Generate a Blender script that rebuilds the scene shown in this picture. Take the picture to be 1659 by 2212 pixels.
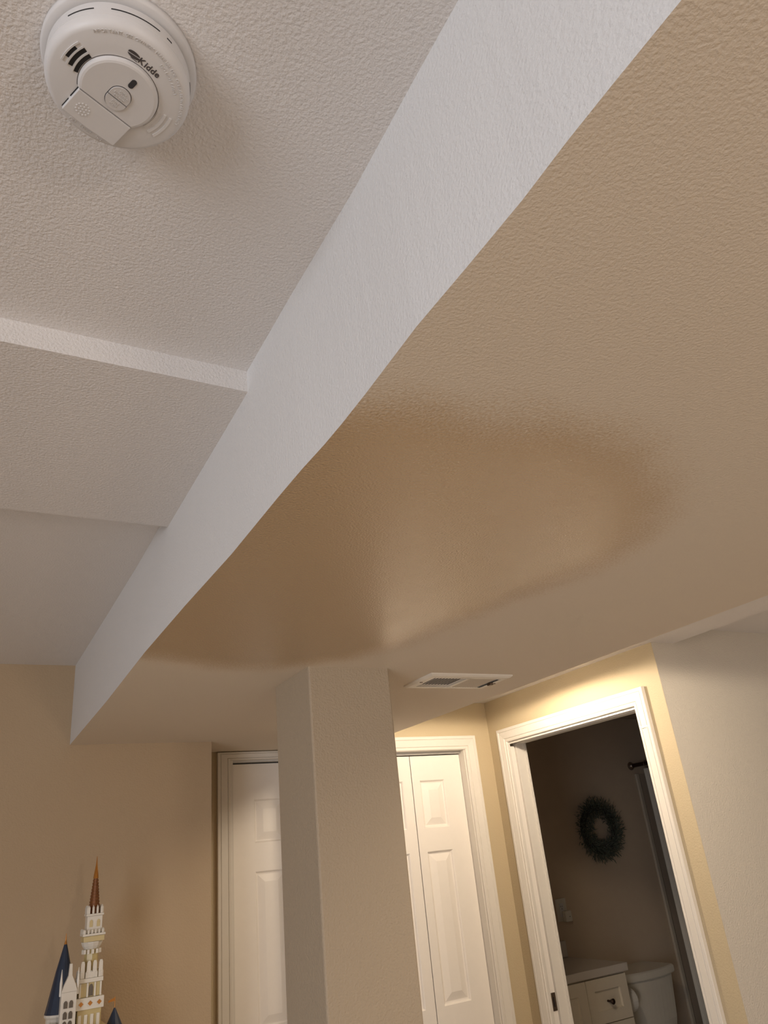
import bpy, bmesh, math, random
from mathutils import Vector, Matrix

random.seed(7)
S = bpy.context.scene
for o in list(bpy.data.objects):
    bpy.data.objects.remove(o)
C = S.collection

# ------------------------------------------------------------------ camera
cam_d = bpy.data.cameras.new('camera')
cam = bpy.data.objects.new('camera', cam_d)
C.objects.link(cam)
RX = Vector((0.87704612, -0.47052277, -0.09694548))
RY = Vector((0.12248779, 0.4141469, -0.90193076))
RZ = Vector((0.46452863, 0.77916023, 0.42085922))
m = Matrix((RX, -RY, -RZ)).transposed().to_4x4()
m.translation = Vector((0, 0, 1.68))
cam.matrix_world = m
cam_d.sensor_fit = 'HORIZONTAL'
cam_d.sensor_width = 36
cam_d.lens = 36 * 1584.5 / 1659
cam_d.clip_start = 0.02
S.camera = cam

# ------------------------------------------------------------------ world, exposure, lights
w = bpy.data.worlds.new('world')
S.world = w
w.use_nodes = True
w.node_tree.nodes['Background'].inputs[0].default_value = (0.55, 0.6, 0.68, 1)
w.node_tree.nodes['Background'].inputs[1].default_value = 0.4
S.view_settings.view_transform = 'Standard'
S.view_settings.look = 'None'
S.view_settings.gamma = 1
S.view_settings.use_curve_mapping = False
S.view_settings.exposure = 0.52


def lamp(name, kind, loc, energy, color, direction=(0, 0, -1), **kw):
    d = bpy.data.lights.new(name, kind)
    d.energy = energy
    d.color = color
    for k, v in kw.items():
        setattr(d, k, v)
    o = bpy.data.objects.new(name, d)
    C.objects.link(o)
    o.location = loc
    o.rotation_euler = Vector(direction).to_track_quat('-Z', 'Y').to_euler()
    return o


WARM = (1.0, 0.83, 0.63)
# daylight entering through the glazed opening of the left wall, behind the camera
lamp('window_daylight', 'AREA', (-2.93, -1.5, 1.25), 56, (0.86, 0.91, 1.0), (1, 0.0, 0.0),
     shape='RECTANGLE', size=2.2, size_y=1.9)
# warm recessed lamps of the hall ceiling (hidden by the bulkhead edge)
lamp('hall_lamp', 'SPOT', (1.618, 2.03, 2.188), 15, WARM, (0, 0, -1), spot_size=math.radians(180), spot_blend=0.1,
     shadow_soft_size=0.035)
lamp('hall_lamp_near', 'SPOT', (1.575, 1.08, 2.167), 10, WARM, (0, 0, -1), spot_size=math.radians(180), spot_blend=0.1,
     shadow_soft_size=0.035)
# added warm fill light behind the camera, no lamp known there
lamp('room_fill', 'POINT', (0.8, -1.9, 1.4), 22, (1.0, 0.84, 0.70), shadow_soft_size=0.15)

# ------------------------------------------------------------------ materials


def mat(name, col, rough=0.6, metal=0.0, bump=0.0, scale=180.0, dist=0.002, var=0.0, emit=None, spec=0.5, stretch=None):
    mt = bpy.data.materials.new(name)
    mt.use_nodes = True
    nt = mt.node_tree
    b = nt.nodes['Principled BSDF']
    b.inputs['Base Color'].default_value = (*col, 1)
    b.inputs['Roughness'].default_value = rough
    b.inputs['Metallic'].default_value = metal
    b.inputs['Specular IOR Level'].default_value = spec
    if emit:
        b.inputs['Emission Color'].default_value = (*emit[0], 1)
        b.inputs['Emission Strength'].default_value = emit[1]
    tc = nt.nodes.new('ShaderNodeTexCoord')
    if bump:
        n = nt.nodes.new('ShaderNodeTexNoise')
        n.inputs['Scale'].default_value = scale
        n.inputs['Detail'].default_value = 3
        n.inputs['Roughness'].default_value = 0.5
        nt.links.new(tc.outputs['Object'], n.inputs['Vector'])
        bp = nt.nodes.new('ShaderNodeBump')
        bp.inputs['Strength'].default_value = bump
        bp.inputs['Distance'].default_value = dist
        nt.links.new(n.outputs['Fac'], bp.inputs['Height'])
        nt.links.new(bp.outputs['Normal'], b.inputs['Normal'])
    n2 = nt.nodes.new('ShaderNodeTexNoise')
    n2.inputs['Scale'].default_value = 3.0 if var else 40
    n2.inputs['Detail'].default_value = 4
    nt.links.new(tc.outputs['Object'], n2.inputs['Vector'])
    mx = nt.nodes.new('ShaderNodeMix')
    mx.data_type = 'RGBA'
    v = var or 0.02
    mx.inputs[6].default_value = (*[c * (1 - v) for c in col], 1)
    mx.inputs[7].default_value = (*[min(1, c * (1 + v)) for c in col], 1)
    nt.links.new(n2.outputs['Fac'], mx.inputs[0])
    nt.links.new(mx.outputs[2], b.inputs['Base Color'])
    return mt


M = {
    'ceiling': mat('ceiling_paint', (0.78, 0.745, 0.72), 0.8, bump=0.9, scale=260, dist=0.0018, var=0.02),
    'beamside': mat('beam_side_paint', (0.74, 0.73, 0.72), 0.75, bump=0.7, scale=260, dist=0.0017, var=0.01),
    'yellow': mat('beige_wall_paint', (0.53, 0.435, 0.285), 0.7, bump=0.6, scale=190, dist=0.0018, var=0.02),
    'brown': mat('beige_wall_paint_shaded', (0.50, 0.372, 0.238), 0.7, bump=0.6, scale=190, dist=0.0018, var=0.02),  # same beige wall paint, its weaker light put into a darker colour
    'column': mat('column_paint', (0.50, 0.41, 0.30), 0.65, bump=0.85, scale=210, dist=0.0022, var=0.02),
    'gray': mat('gray_wall_paint', (0.66, 0.61, 0.53), 0.7, bump=0.9, scale=210, dist=0.0024, var=0.02),
    'bath': mat('bathroom_wall_paint', (0.60, 0.48, 0.36), 0.7, bump=0.3, scale=190, var=0.03),
    'trim': mat('white_trim_paint', (0.74, 0.70, 0.64), 0.4),
    'door': mat('white_door_paint', (0.86, 0.81, 0.75), 0.42, bump=0.08, scale=120, dist=0.001),
    'plastic': mat('detector_plastic', (0.70, 0.685, 0.68), 0.45),
    'plastic2': mat('detector_button_plastic', (0.64, 0.62, 0.61), 0.5),
    'black': mat('black_plastic', (0.012, 0.012, 0.014), 0.5),
    'logo': mat('grey_print', (0.07, 0.06, 0.06), 0.6),
    'vent': mat('vent_enamel', (0.86, 0.80, 0.70), 0.45),
    'ventshade': mat('vent_enamel_shaded', (0.62, 0.54, 0.43), 0.6),  # tan copy of the vent enamel, shade put into the colour
    'ventgap': mat('vent_gap_shade', (0.22, 0.18, 0.13), 0.7),  # dark tone stands for the shade between the closed blades
    'ventdark': mat('vent_dark', (0.01, 0.009, 0.008), 0.8),
    'metal': mat('brushed_metal', (0.30, 0.24, 0.20), 0.35, 1.0),
    'chrome': mat('chrome', (0.7, 0.68, 0.66), 0.2, 1.0),
    'track': mat('track_aluminium', (0.62, 0.60, 0.57), 0.5),
    'carpet': mat('carpet', (0.62, 0.53, 0.42), 0.95, bump=0.8, scale=300, dist=0.004, var=0.08),
    'tile': mat('bathroom_floor_vinyl', (0.35, 0.31, 0.27), 0.5),
    'vanity': mat('vanity_paint', (0.86, 0.77, 0.62), 0.5, bump=0.05),
    'counter': mat('cultured_marble', (0.70, 0.64, 0.57), 0.25, var=0.04),
    'ceramic': mat('ceramic', (0.74, 0.70, 0.62), 0.15),
    'paper': mat('paper', (0.85, 0.82, 0.76), 0.9),
    'bronze': mat('dark_bronze', (0.06, 0.035, 0.025), 0.35, 0.8),
    'curtain': mat('curtain_fabric', (0.72, 0.68, 0.60), 0.8, bump=0.2),
    'surround': mat('shower_surround', (0.46, 0.37, 0.28), 0.6),  # brown carries the panel's shade in its colour
    'leaf': mat('wreath_leaf', (0.115, 0.13, 0.095), 0.7, var=0.3),
    'twig': mat('wreath_twig', (0.05, 0.04, 0.03), 0.9),
    'ivory': mat('ivory_brick', (0.78, 0.74, 0.66), 0.3),
    'tan': mat('tan_brick', (0.62, 0.50, 0.24), 0.3),
    'navy': mat('navy_brick', (0.02, 0.035, 0.07), 0.35),
    'gold': mat('gold_brick', (0.42, 0.17, 0.025), 0.3, 0.4),
    'copper': mat('copper_brick', (0.22, 0.085, 0.028), 0.35, 0.3),
    'pane': mat('dark_window_pane', (0.10, 0.08, 0.06), 0.2),
    'wood': mat('cabinet_wood', (0.16, 0.09, 0.05), 0.5, var=0.2),
    'bulb': mat('lamp_lens', (0.9, 0.85, 0.75), 0.4, emit=((1.0, 0.8, 0.55), 6.0)),
    'led': mat('led_lens', (0.05, 0.05, 0.055), 0.15),
    'glass': mat('window_glass', (0.8, 0.85, 0.9), 0.05),
}

# soffit: plain ceiling paint with a browner, glossier stained patch (attribute 'stain')
mt = bpy.data.materials.new('soffit_paint')
mt.use_nodes = True
nt = mt.node_tree
N = nt.nodes
Lk = nt.links
b = N['Principled BSDF']
tc = N.new('ShaderNodeTexCoord')
at = N.new('ShaderNodeAttribute')
at.attribute_name = 'stain'
n1 = N.new('ShaderNodeTexNoise')
n1.inputs['Scale'].default_value = 260
n1.inputs['Detail'].default_value = 3
n0 = N.new('ShaderNodeTexNoise')
n0.inputs['Scale'].default_value = 9
n0.inputs['Detail'].default_value = 3
nb = N.new('ShaderNodeTexNoise')
nb.inputs['Scale'].default_value = 290
nb.inputs['Detail'].default_value = 3
for n in (n1, n0, nb):
    Lk.new(tc.outputs['Object'], n.inputs['Vector'])


def math_node(op, a, b_):
    n = N.new('ShaderNodeMath')
    n.operation = op
    for i, v in enumerate((a, b_)):
        if isinstance(v, (int, float)):
            n.inputs[i].default_value = v
        else:
            Lk.new(v, n.inputs[i])
    return n.outputs[0]


# stain attribute: signed depth in units of 5 cm inside the patch, 0 at the rim
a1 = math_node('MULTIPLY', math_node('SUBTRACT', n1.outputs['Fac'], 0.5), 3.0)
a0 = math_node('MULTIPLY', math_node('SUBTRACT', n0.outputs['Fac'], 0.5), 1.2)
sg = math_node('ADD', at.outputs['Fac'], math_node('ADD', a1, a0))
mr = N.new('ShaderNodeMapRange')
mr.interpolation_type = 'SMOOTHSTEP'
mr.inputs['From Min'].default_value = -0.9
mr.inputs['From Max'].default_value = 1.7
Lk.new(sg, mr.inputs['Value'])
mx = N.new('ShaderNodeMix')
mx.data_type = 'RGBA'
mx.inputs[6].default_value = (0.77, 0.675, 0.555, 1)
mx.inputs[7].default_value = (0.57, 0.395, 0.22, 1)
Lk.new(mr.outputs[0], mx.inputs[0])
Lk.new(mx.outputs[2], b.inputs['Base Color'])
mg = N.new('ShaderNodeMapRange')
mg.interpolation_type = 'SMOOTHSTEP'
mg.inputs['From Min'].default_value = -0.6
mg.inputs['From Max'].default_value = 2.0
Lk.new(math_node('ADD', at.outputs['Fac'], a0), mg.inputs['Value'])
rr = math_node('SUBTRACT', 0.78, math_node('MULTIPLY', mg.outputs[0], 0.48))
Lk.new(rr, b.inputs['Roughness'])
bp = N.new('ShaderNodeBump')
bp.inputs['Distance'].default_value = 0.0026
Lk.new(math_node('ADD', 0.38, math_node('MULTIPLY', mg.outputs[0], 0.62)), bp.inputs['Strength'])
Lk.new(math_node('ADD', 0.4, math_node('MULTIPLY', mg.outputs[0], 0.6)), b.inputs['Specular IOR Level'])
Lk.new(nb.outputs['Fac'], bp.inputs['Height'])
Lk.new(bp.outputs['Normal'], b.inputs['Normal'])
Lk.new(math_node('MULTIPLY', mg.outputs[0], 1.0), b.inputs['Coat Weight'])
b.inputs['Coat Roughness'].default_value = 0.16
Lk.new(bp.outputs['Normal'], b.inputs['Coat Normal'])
M['soffit'] = mt

# ------------------------------------------------------------------ helpers


def link(name, me, m_, parent=None):
    o = bpy.data.objects.new(name, me)
    C.objects.link(o)
    if m_ is not None:
        for x in (m_ if isinstance(m_, (list, tuple)) else [m_]):
            me.materials.append(M[x])
    if parent is not None:
        o.parent = parent
    return o


def obj(name, bm, m_, parent=None, smooth=False, bevel=0.0, loc=None):
    bmesh.ops.recalc_face_normals(bm, faces=bm.faces)
    me = bpy.data.meshes.new(name)
    bm.to_mesh(me)
    bm.free()
    if smooth:
        for p in me.polygons:
            p.use_smooth = True
    o = link(name, me, m_, parent)
    if bevel:
        md = o.modifiers.new('bevel', 'BEVEL')
        md.width = bevel
        md.segments = 2
        md.limit_method = 'ANGLE'
    if loc:
        o.location = loc
    return o


def empty(name, loc=(0, 0, 0), rz=0.0):
    o = bpy.data.objects.new(name, None)
    C.objects.link(o)
    o.empty_display_size = 0.05
    o.location = loc
    o.rotation_euler = (0, 0, rz)
    return o


def tag(o, label=None, cat=None, kind=None, group=None):
    if label:
        o['label'] = label
    if cat:
        o['category'] = cat
    if kind:
        o['kind'] = kind
    if group:
        o['group'] = group
    return o


def add_box(bm, x0, x1, y0, y1, z0, z1, mi=0):
    v = [bm.verts.new((x, y, z)) for x in (x0, x1) for y in (y0, y1) for z in (z0, z1)]
    for f in ((0, 1, 3, 2), (4, 6, 7, 5), (0, 4, 5, 1), (2, 3, 7, 6), (0, 2, 6, 4), (1, 5, 7, 3)):
        fc = bm.faces.new([v[i] for i in f])
        fc.material_index = mi
    return v


def box(*a):
    bm = bmesh.new()
    add_box(bm, *a)
    return bm


def add_rings(bm, rings, cap0=True, cap1=True, closed=True):
    vs = [[bm.verts.new(p) for p in r] for r in rings]
    n = len(vs[0])
    for a, b_ in zip(vs, vs[1:]):
        for i in range(n if closed else n - 1):
            j = (i + 1) % n
            bm.faces.new((a[i], a[j], b_[j], b_[i]))
    if cap0:
        bm.faces.new(vs[0][::-1])
    if cap1:
        bm.faces.new(vs[-1])
    return vs


def add_lathe(bm, prof, c=(0, 0, 0), seg=24, cap0=True, cap1=True):
    rings = []
    for r, z in prof:
        r = max(r, 1e-5)
        rings.append([(c[0] + r * math.cos(2 * math.pi * k / seg), c[1] + r * math.sin(2 * math.pi * k / seg), c[2] + z)
                      for k in range(seg)])
    add_rings(bm, rings, cap0, cap1)


def lathe(prof, c=(0, 0, 0), seg=24):
    bm = bmesh.new()
    add_lathe(bm, prof, c, seg)
    return bm


def add_tube(bm, p, q, r, seg=12, r2=None):
    p = Vector(p)
    q = Vector(q)
    d = (q - p).normalized()
    a = d.orthogonal().normalized()
    b_ = d.cross(a)
    rings = []
    for c, rad in ((p, r), (q, r2 or r)):
        rings.append([tuple(c + rad * (math.cos(t) * a + math.sin(t) * b_)) for t in
                      [2 * math.pi * k / seg for k in range(seg)]])
    add_rings(bm, rings)


def tube(*a, **k):
    bm = bmesh.new()
    add_tube(bm, *a, **k)
    return bm


def prism(pts, z0, z1):
    bm = bmesh.new()
    add_rings(bm, [[(x, y, z0) for x, y in pts], [(x, y, z1) for x, y in pts]])
    return bm


def struct(name, bm, m_, label, **k):
    return tag(obj(name, bm, m_, **k), label, kind='structure')


# ------------------------------------------------------------------ room shell
CH = 2.361     # main ceiling
SH = 2.10      # bulkhead underside
HH = 2.231     # hall ceiling
GH = 2.289     # side room ceiling
YF = 2.656     # far wall, left
YL = 2.91      # recessed closet wall
YR = 2.627     # right closet wall
XW = 1.968     # bathroom door wall
YG = 1.666     # grey wall
XS = 1.466     # right edge of bulkhead
BXT = 2.04     # bathroom side of that wall

struct('floor', box(-3.2, 4.4, -3.7, 3.2, -0.1, 0.0), 'carpet', 'beige carpeted floor of the basement room')
struct('bathroom_floor', box(2.041, 5.0, 1.78, 3.9, 0.0, 0.17), 'tile', 'raised floor of the dark bathroom')
struct('ceiling', box(-3.2, 0.45, -3.7, 2.9, CH, CH + 0.1), 'ceiling', 'off-white textured main ceiling carrying the round alarm')
struct('hall_ceiling', box(1.40, 2.075, -3.7, 2.66, HH, HH + 0.3), 'ceiling',
       'narrow raised hall ceiling strip over the bathroom door wall')
struct('side_room_ceiling', box(2.076, 4.4, -3.7, 1.78, GH, GH + 0.1), 'ceiling', 'grey ceiling of the side room at the right edge')
struct('bathroom_ceiling', box(2.041, 5.0, 1.78, 3.9, 2.361, 2.5), 'bath', 'dark ceiling of the unlit bathroom')

# bulkhead with hand-finished, slightly wavering edges
up = [(-3.7, 0.306), (0.29, 0.3062), (0.374, 0.3075), (0.505, 0.3107), (0.70, 0.3085), (0.871, 0.3086), (1.38, 0.3125),
      (1.7, 0.314), (2.1, 0.310), (2.66, 0.303)]
lo = [(-3.7, 0.305), (0.124, 0.3052), (0.178, 0.3054), (0.223, 0.3062), (0.274, 0.3087), (0.346, 0.3087),
      (0.426, 0.3078), (0.534, 0.3121), (0.593, 0.3135), (0.64, 0.3135), (0.70, 0.3115), (0.779, 0.311),
      (0.972, 0.3121), (1.213, 0.3065), (1.521, 0.3029), (1.989, 0.3071), (2.66, 0.305)]


def interp(tab, y):
    for (a, xa), (b_, xb) in zip(tab, tab[1:]):
        if a <= y <= b_:
            return xa + (xb - xa) * (y - a) / (b_ - a)
    return tab[-1][1] if y > tab[-1][0] else tab[0][1]


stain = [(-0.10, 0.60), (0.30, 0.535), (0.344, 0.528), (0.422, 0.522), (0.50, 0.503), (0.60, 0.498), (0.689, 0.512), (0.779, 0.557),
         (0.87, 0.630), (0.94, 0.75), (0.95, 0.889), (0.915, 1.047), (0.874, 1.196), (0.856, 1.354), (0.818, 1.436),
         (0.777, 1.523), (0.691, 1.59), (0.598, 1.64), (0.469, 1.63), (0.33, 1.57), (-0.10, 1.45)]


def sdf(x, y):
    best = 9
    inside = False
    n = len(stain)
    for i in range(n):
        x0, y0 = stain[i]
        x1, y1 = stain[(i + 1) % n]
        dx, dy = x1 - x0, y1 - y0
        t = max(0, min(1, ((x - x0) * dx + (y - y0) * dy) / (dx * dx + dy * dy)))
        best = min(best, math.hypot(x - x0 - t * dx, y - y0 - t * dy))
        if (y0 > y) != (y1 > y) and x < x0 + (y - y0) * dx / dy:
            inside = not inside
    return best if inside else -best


bm = bmesh.new()
ys = sorted(set([y for y, _ in up] + [y for y, _ in lo] + [0.1 + 0.025 * i for i in range(104)] + [2.95, -2, -1, 0]))
sl = bm.verts.layers.float.new('stain')
xs_n = 48
grid = []
tops = []
rights = []
for y in ys:
    xa = interp(lo, y)
    row = []
    for i in range(xs_n + 1):
        x = xa + (XS + (0.004 if y < 1.9 else -0.006) - xa) * i / xs_n
        v = bm.verts.new((x, y, SH))
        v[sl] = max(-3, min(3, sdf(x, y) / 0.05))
        row.append(v)
    grid.append(row)
    mid = bm.verts.new((interp(up, y), y, CH))
    tp = bm.verts.new((interp(up, y), y, CH + 0.12))
    rt = bm.verts.new((row[-1].co.x, y, CH + 0.12))
    for v in (mid, tp, rt):
        v[sl] = -3
    tops.append((mid, tp, rt))
for k in range(len(ys) - 1):
    a, b_ = grid[k], grid[k + 1]
    for i in range(xs_n):
        bm.faces.new((a[i], a[i + 1], b_[i + 1], b_[i])).material_index = 0
    ta, tb = tops[k], tops[k + 1]
    bm.faces.new((a[0], b_[0], tb[0], ta[0])).material_index = 1
    bm.faces.new((ta[0], tb[0], tb[1], ta[1])).material_index = 1
    bm.faces.new((ta[1], tb[1], tb[2], ta[2])).material_index = 1
    bm.faces.new((a[-1], ta[2], tb[2], b_[-1])).material_index = 1
for k in (0, -1):
    bm.faces.new(grid[k] + [tops[k][2], tops[k][1], tops[k][0]]).material_index = 1
blk = obj('bulkhead', bm, ['soffit', 'beamside'])
tag(blk, 'long low white ceiling bulkhead with a large brown stain on its underside', kind='structure')
struct('cross_bulkhead', box(-3.2, 0.318, 0.877, 1.384, 2.324, CH), ['ceiling'],
       'shallow white dropped band crossing the ceiling beyond the alarm')

# walls
struct('wall_far', box(-3.2, 0.773, YF, YL + 0.1, 0, CH), 'brown', 'beige wall behind the toy castle, shaded tan in its colour')
bm = bmesh.new()   # recessed closet wall with opening
add_box(bm, 0.774, 0.920, YL, YL + 0.1, 0, SH)
add_box(bm, 1.232, 1.42, YL, YL + 0.1, 0, SH)
add_box(bm, 0.920, 1.232, YL, YL + 0.1, 2.07, SH)
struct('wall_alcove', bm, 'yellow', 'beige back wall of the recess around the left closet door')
bm = bmesh.new()   # right closet wall
add_box(bm, 1.29, 1.346, YR, YR + 0.1, 0, 2.36)
add_box(bm, 1.830, 1.967, YR, YR + 0.1, 0, 2.36)
add_box(bm, 1.346, 1.830, YR, YR + 0.1, 2.046, 2.36)
add_box(bm, 1.29, 1.34, YR + 0.1, YL, 0, SH)
struct('wall_closet', bm, 'yellow', 'beige wall above and beside the folding closet door')
bm = bmesh.new()   # closed closet space behind both closet doors
add_box(bm, 0.5, 1.967, 3.45, 3.55, 0, 2.36)
add_box(bm, 0.5, 0.6, 3.011, 3.449, 0, 2.36)
add_box(bm, 0.5, 1.967, 3.011, 3.55, 2.3605, 2.40)
add_box(bm, 1.4205, 1.967, 2.728, 3.0105, 2.3605, 2.40)
struct('wall_closet_inside', bm, 'brown', 'inner walls of the closed closets behind the doors')
bm = bmesh.new()   # bathroom wall with door opening
add_box(bm, XW, BXT, 1.6665, 1.793, 0, 2.36)
add_box(bm, XW, XW + .0045, 2.52, 3.25, 0, 2.047)
add_box(bm, XW + .0345, BXT, 2.52, 3.25, 0, 2.047)
add_box(bm, XW, BXT, 2.52, 3.25, 2.047, 2.36)
add_box(bm, XW, BXT, 3.25, 3.9, 0, 2.36)
add_box(bm, XW, BXT, 1.793, 2.52, 2.047, 2.36)
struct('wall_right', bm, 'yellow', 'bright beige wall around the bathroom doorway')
struct('wall_side_room', box(1.969, 5.0, YG, 1.78, 0, 2.36), 'gray', 'grey rough-textured wall at the right edge of the view')
struct('wall_bathroom_back', box(2.041, 5.0, 3.752, 3.9, 0.0, 2.36), 'bath', 'dark bathroom wall carrying the wreath')
struct('wall_bathroom_right', box(4.85, 5.0, 1.78, 3.75, 0.0, 2.36), 'bath', 'far side wall of the bathroom beyond the tub')
bm = bmesh.new()   # left wall with window opening
add_box(bm, -3.2, -3.05, -3.7, -2.6, 0, CH)
add_box(bm, -3.2, -3.05, -0.4, 2.9, 0, CH)
add_box(bm, -3.2, -3.05, -2.6, -0.4, 0, 0.3)
add_box(bm, -3.2, -3.05, -2.6, -0.4, 2.2, CH)
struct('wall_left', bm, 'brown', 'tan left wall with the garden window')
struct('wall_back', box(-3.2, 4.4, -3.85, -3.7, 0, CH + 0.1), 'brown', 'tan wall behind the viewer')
struct('wall_side_room_far', box(4.4, 4.5, -3.7, 1.78, 0, CH), 'gray', 'grey far wall of the side room')
wf = struct('window_1', box(-3.12, -3.11, -2.6, -0.4, 0.3, 2.2), 'glass', 'wide garden window in the left wall')
for a in ((-2.6, -2.54, 0.3, 2.2), (-0.46, -0.4, 0.3, 2.2), (-1.53, -1.47, 0.3, 2.2)):
    obj('window_frame', box(-3.15, -3.06, a[0], a[1], a[2], a[3]), 'trim', wf)

# drywall column
bm = bmesh.new()
add_box(bm, 0.6965, 0.9145, 1.594, 1.816, 0, SH + .02)
col = obj('column', bm, 'column', bevel=0.004)
tag(col, 'square tan drywall column standing under the bulkhead', kind='structure')

# ------------------------------------------------------------------ casings and doors
PROF = [(0, 0), (0, .008), (.003, .0105), (.011, .0105), (.0125, .008), (.0145, .0115), (.0395, .0145), (.041, .012),
        (.043, .015), (.0525, .015), (.054, .0135), (.054, 0)]


def casing(a0, a1, ztop, plane, facing, top_scale=1.0):
    """U-shaped mitred casing. facing 'Y': lies on plane y=plane facing -Y, opening a0..a1 in x.
    facing 'X': on plane x=plane facing -X, opening a0..a1 in y."""
    bms = []

    def P(a, z, d):
        return (a, plane - d, z) if facing == 'Y' else (plane - d, a, z)
    for side in ('l', 't', 'r'):
        bm = bmesh.new()
        A = []
        B = []
        for t, d in PROF:
            tt = t * top_scale
            if side == 'l':
                A.append(P(a0 - t, 0.0, d))
                B.append(P(a0 - t, ztop + tt, d))
            elif side == 'r':
                A.append(P(a1 + t, 0.0, d))
                B.append(P(a1 + t, ztop + tt, d))
            else:
                A.append(P(a0 - t, ztop + tt, d))
                B.append(P(a1 + t, ztop + tt, d))
        add_rings(bm, [A, B])
        bms.append(bm)
    return bms


def door_panel_rings(x0, x1, z0, z1, y, flip=1):
    rings = []
    for ins, d in ((0, 0), (.0035, .0035), (.0055, .0075), (.0095, .0085), (.0110, .0085), (.034, .0015), (.0365, .0008)):
        a0, a1, c0, c1 = x0 + ins, x1 - ins, z0 + ins, z1 - ins
        rings.append([(a0, y + d, c0), (a1, y + d, c0), (a1, y + d, c1), (a0, y + d, c1)])
    return rings


def door_leaf(parent, x0, x1, z0, z1, y, th, px0, px1, pz, label=None):
    bm = bmesh.new()
    xsb = [x0, px0, px1, x1]
    zs = [z0]
    for a, b_ in pz:
        zs += [a, b_]
    zs.append(z1)
    V = {}

    def v(x, z, yy):
        k = (round(x, 5), round(z, 5), round(yy, 5))
        if k not in V:
            V[k] = bm.verts.new((x, yy, z))
        return V[k]
    for i in range(3):
        for j in range(len(zs) - 1):
            if i == 1 and j % 2 == 1:
                continue
            bm.faces.new((v(xsb[i], zs[j], y), v(xsb[i + 1], zs[j], y), v(xsb[i + 1], zs[j + 1], y), v(xsb[i], zs[j + 1], y)))
    # shell: sides and back
    add = [((x0, z0), (x0, z1)), ((x1, z0), (x1, z1))]
    for (xa, za), (xb, zb) in add:
        zz = zs
        for k in range(len(zz) - 1):
            bm.faces.new((v(xa, zz[k], y), v(xa, zz[k + 1], y), v(xa, zz[k + 1], y + th), v(xa, zz[k], y + th)))
    for zc in (z0, z1):
        for k in range(3):
            bm.faces.new((v(xsb[k], zc, y), v(xsb[k + 1], zc, y), v(xsb[k + 1], zc, y + th), v(xsb[k], zc, y + th)))
    for k in range(len(zs) - 1):
        bm.faces.new((v(x0, zs[k], y + th), v(x0, zs[k + 1], y + th), v(x1, zs[k + 1], y + th), v(x1, zs[k], y + th)))
    lf = obj('door_leaf', bm, 'door', parent)
    for a, b_ in pz:
        pb = bmesh.new()
        add_rings(pb, door_panel_rings(px0, px1, a, b_, y), cap0=False, cap1=True)
        obj('raised_panel', pb, 'door', lf)
    if label:
        lf['label'] = label
    return lf


# door_2: bifold closet door on the right closet wall
d2 = empty('door_2', (1.587, YR, 0))
tag(d2, 'white folding closet door of narrow panelled leaves right of the column', kind='structure')


def put(parent, *objs):
    """objects built in world coordinates under a located parent"""
    for o in objs:
        o.parent = parent
        o.matrix_parent_inverse = Matrix.Translation(-Vector(parent.location)) if parent.rotation_euler.z == 0 else \
            (Matrix.Translation(parent.location) @ Matrix.Rotation(parent.rotation_euler.z, 4, 'Z')).inverted()
    return objs[0]


for bm in casing(1.346, 1.8285, 2.040, YR - 0.0005, 'Y'):
    put(d2, obj('door_casing', bm, 'trim'))
bm = bmesh.new()
add_box(bm, 1.3465, 1.3515, YR, YR + 0.095, 0, 2.0455)
add_box(bm, 1.8245, 1.8295, YR, YR + 0.095, 0, 2.0455)
add_box(bm, 1.3515, 1.8245, YR, YR + 0.095, 2.0395, 2.0455)
put(d2, obj('door_jamb', bm, 'trim'))
put(d2, obj('door_track', box(1.3520, 1.8240, YR + 0.028, YR + 0.066, 2.0300, 2.0393), 'track'))
PZ = [(0.20, 1.03), (1.1705, 1.6725), (1.7555, 1.9320)]
for x0, x1, q0, q1 in ((1.5845, 1.8225, 1.6195, 1.7365), (1.3535, 1.5815, 1.4255, 1.5415)):
    lf = door_leaf(None, x0, x1, 0.012, 2.0255, YR + 0.037, 0.030, q0, q1, PZ)
    put(d2, lf)

# door_1: left closet door in the recess
d1 = empty('door_1', (1.076, YL, 0))
tag(d1, 'white panelled closet door partly hidden left of the column', kind='structure')
for bm in casing(0.9205, 1.2315, 2.0670, YL - 0.0005, 'Y', 0.55):
    put(d1, obj('door_casing', bm, 'trim'))
bm = bmesh.new()
add_box(bm, 0.9210, 0.9310, YL, YL + 0.095, 0, 2.0698)
add_box(bm, 1.2210, 1.2310, YL, YL + 0.095, 0, 2.0698)
add_box(bm, 0.9310, 1.2210, YL, YL + 0.013, 2.0672, 2.0698)
put(d1, obj('door_jamb', bm, 'trim'))
put(d1, obj('door_track', box(0.9312, 1.2208, YL + 0.014, YL + 0.085, 2.0610, 2.0698), 'track'))
lf = door_leaf(None, 0.9335, 1.2195, 0.012, 2.0555, YL + 0.03, 0.034, 1.0240, 1.1500,
               [(0.20, 1.03), (1.171, 1.6675), (1.7665, 1.9225)])
put(d1, lf)

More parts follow.
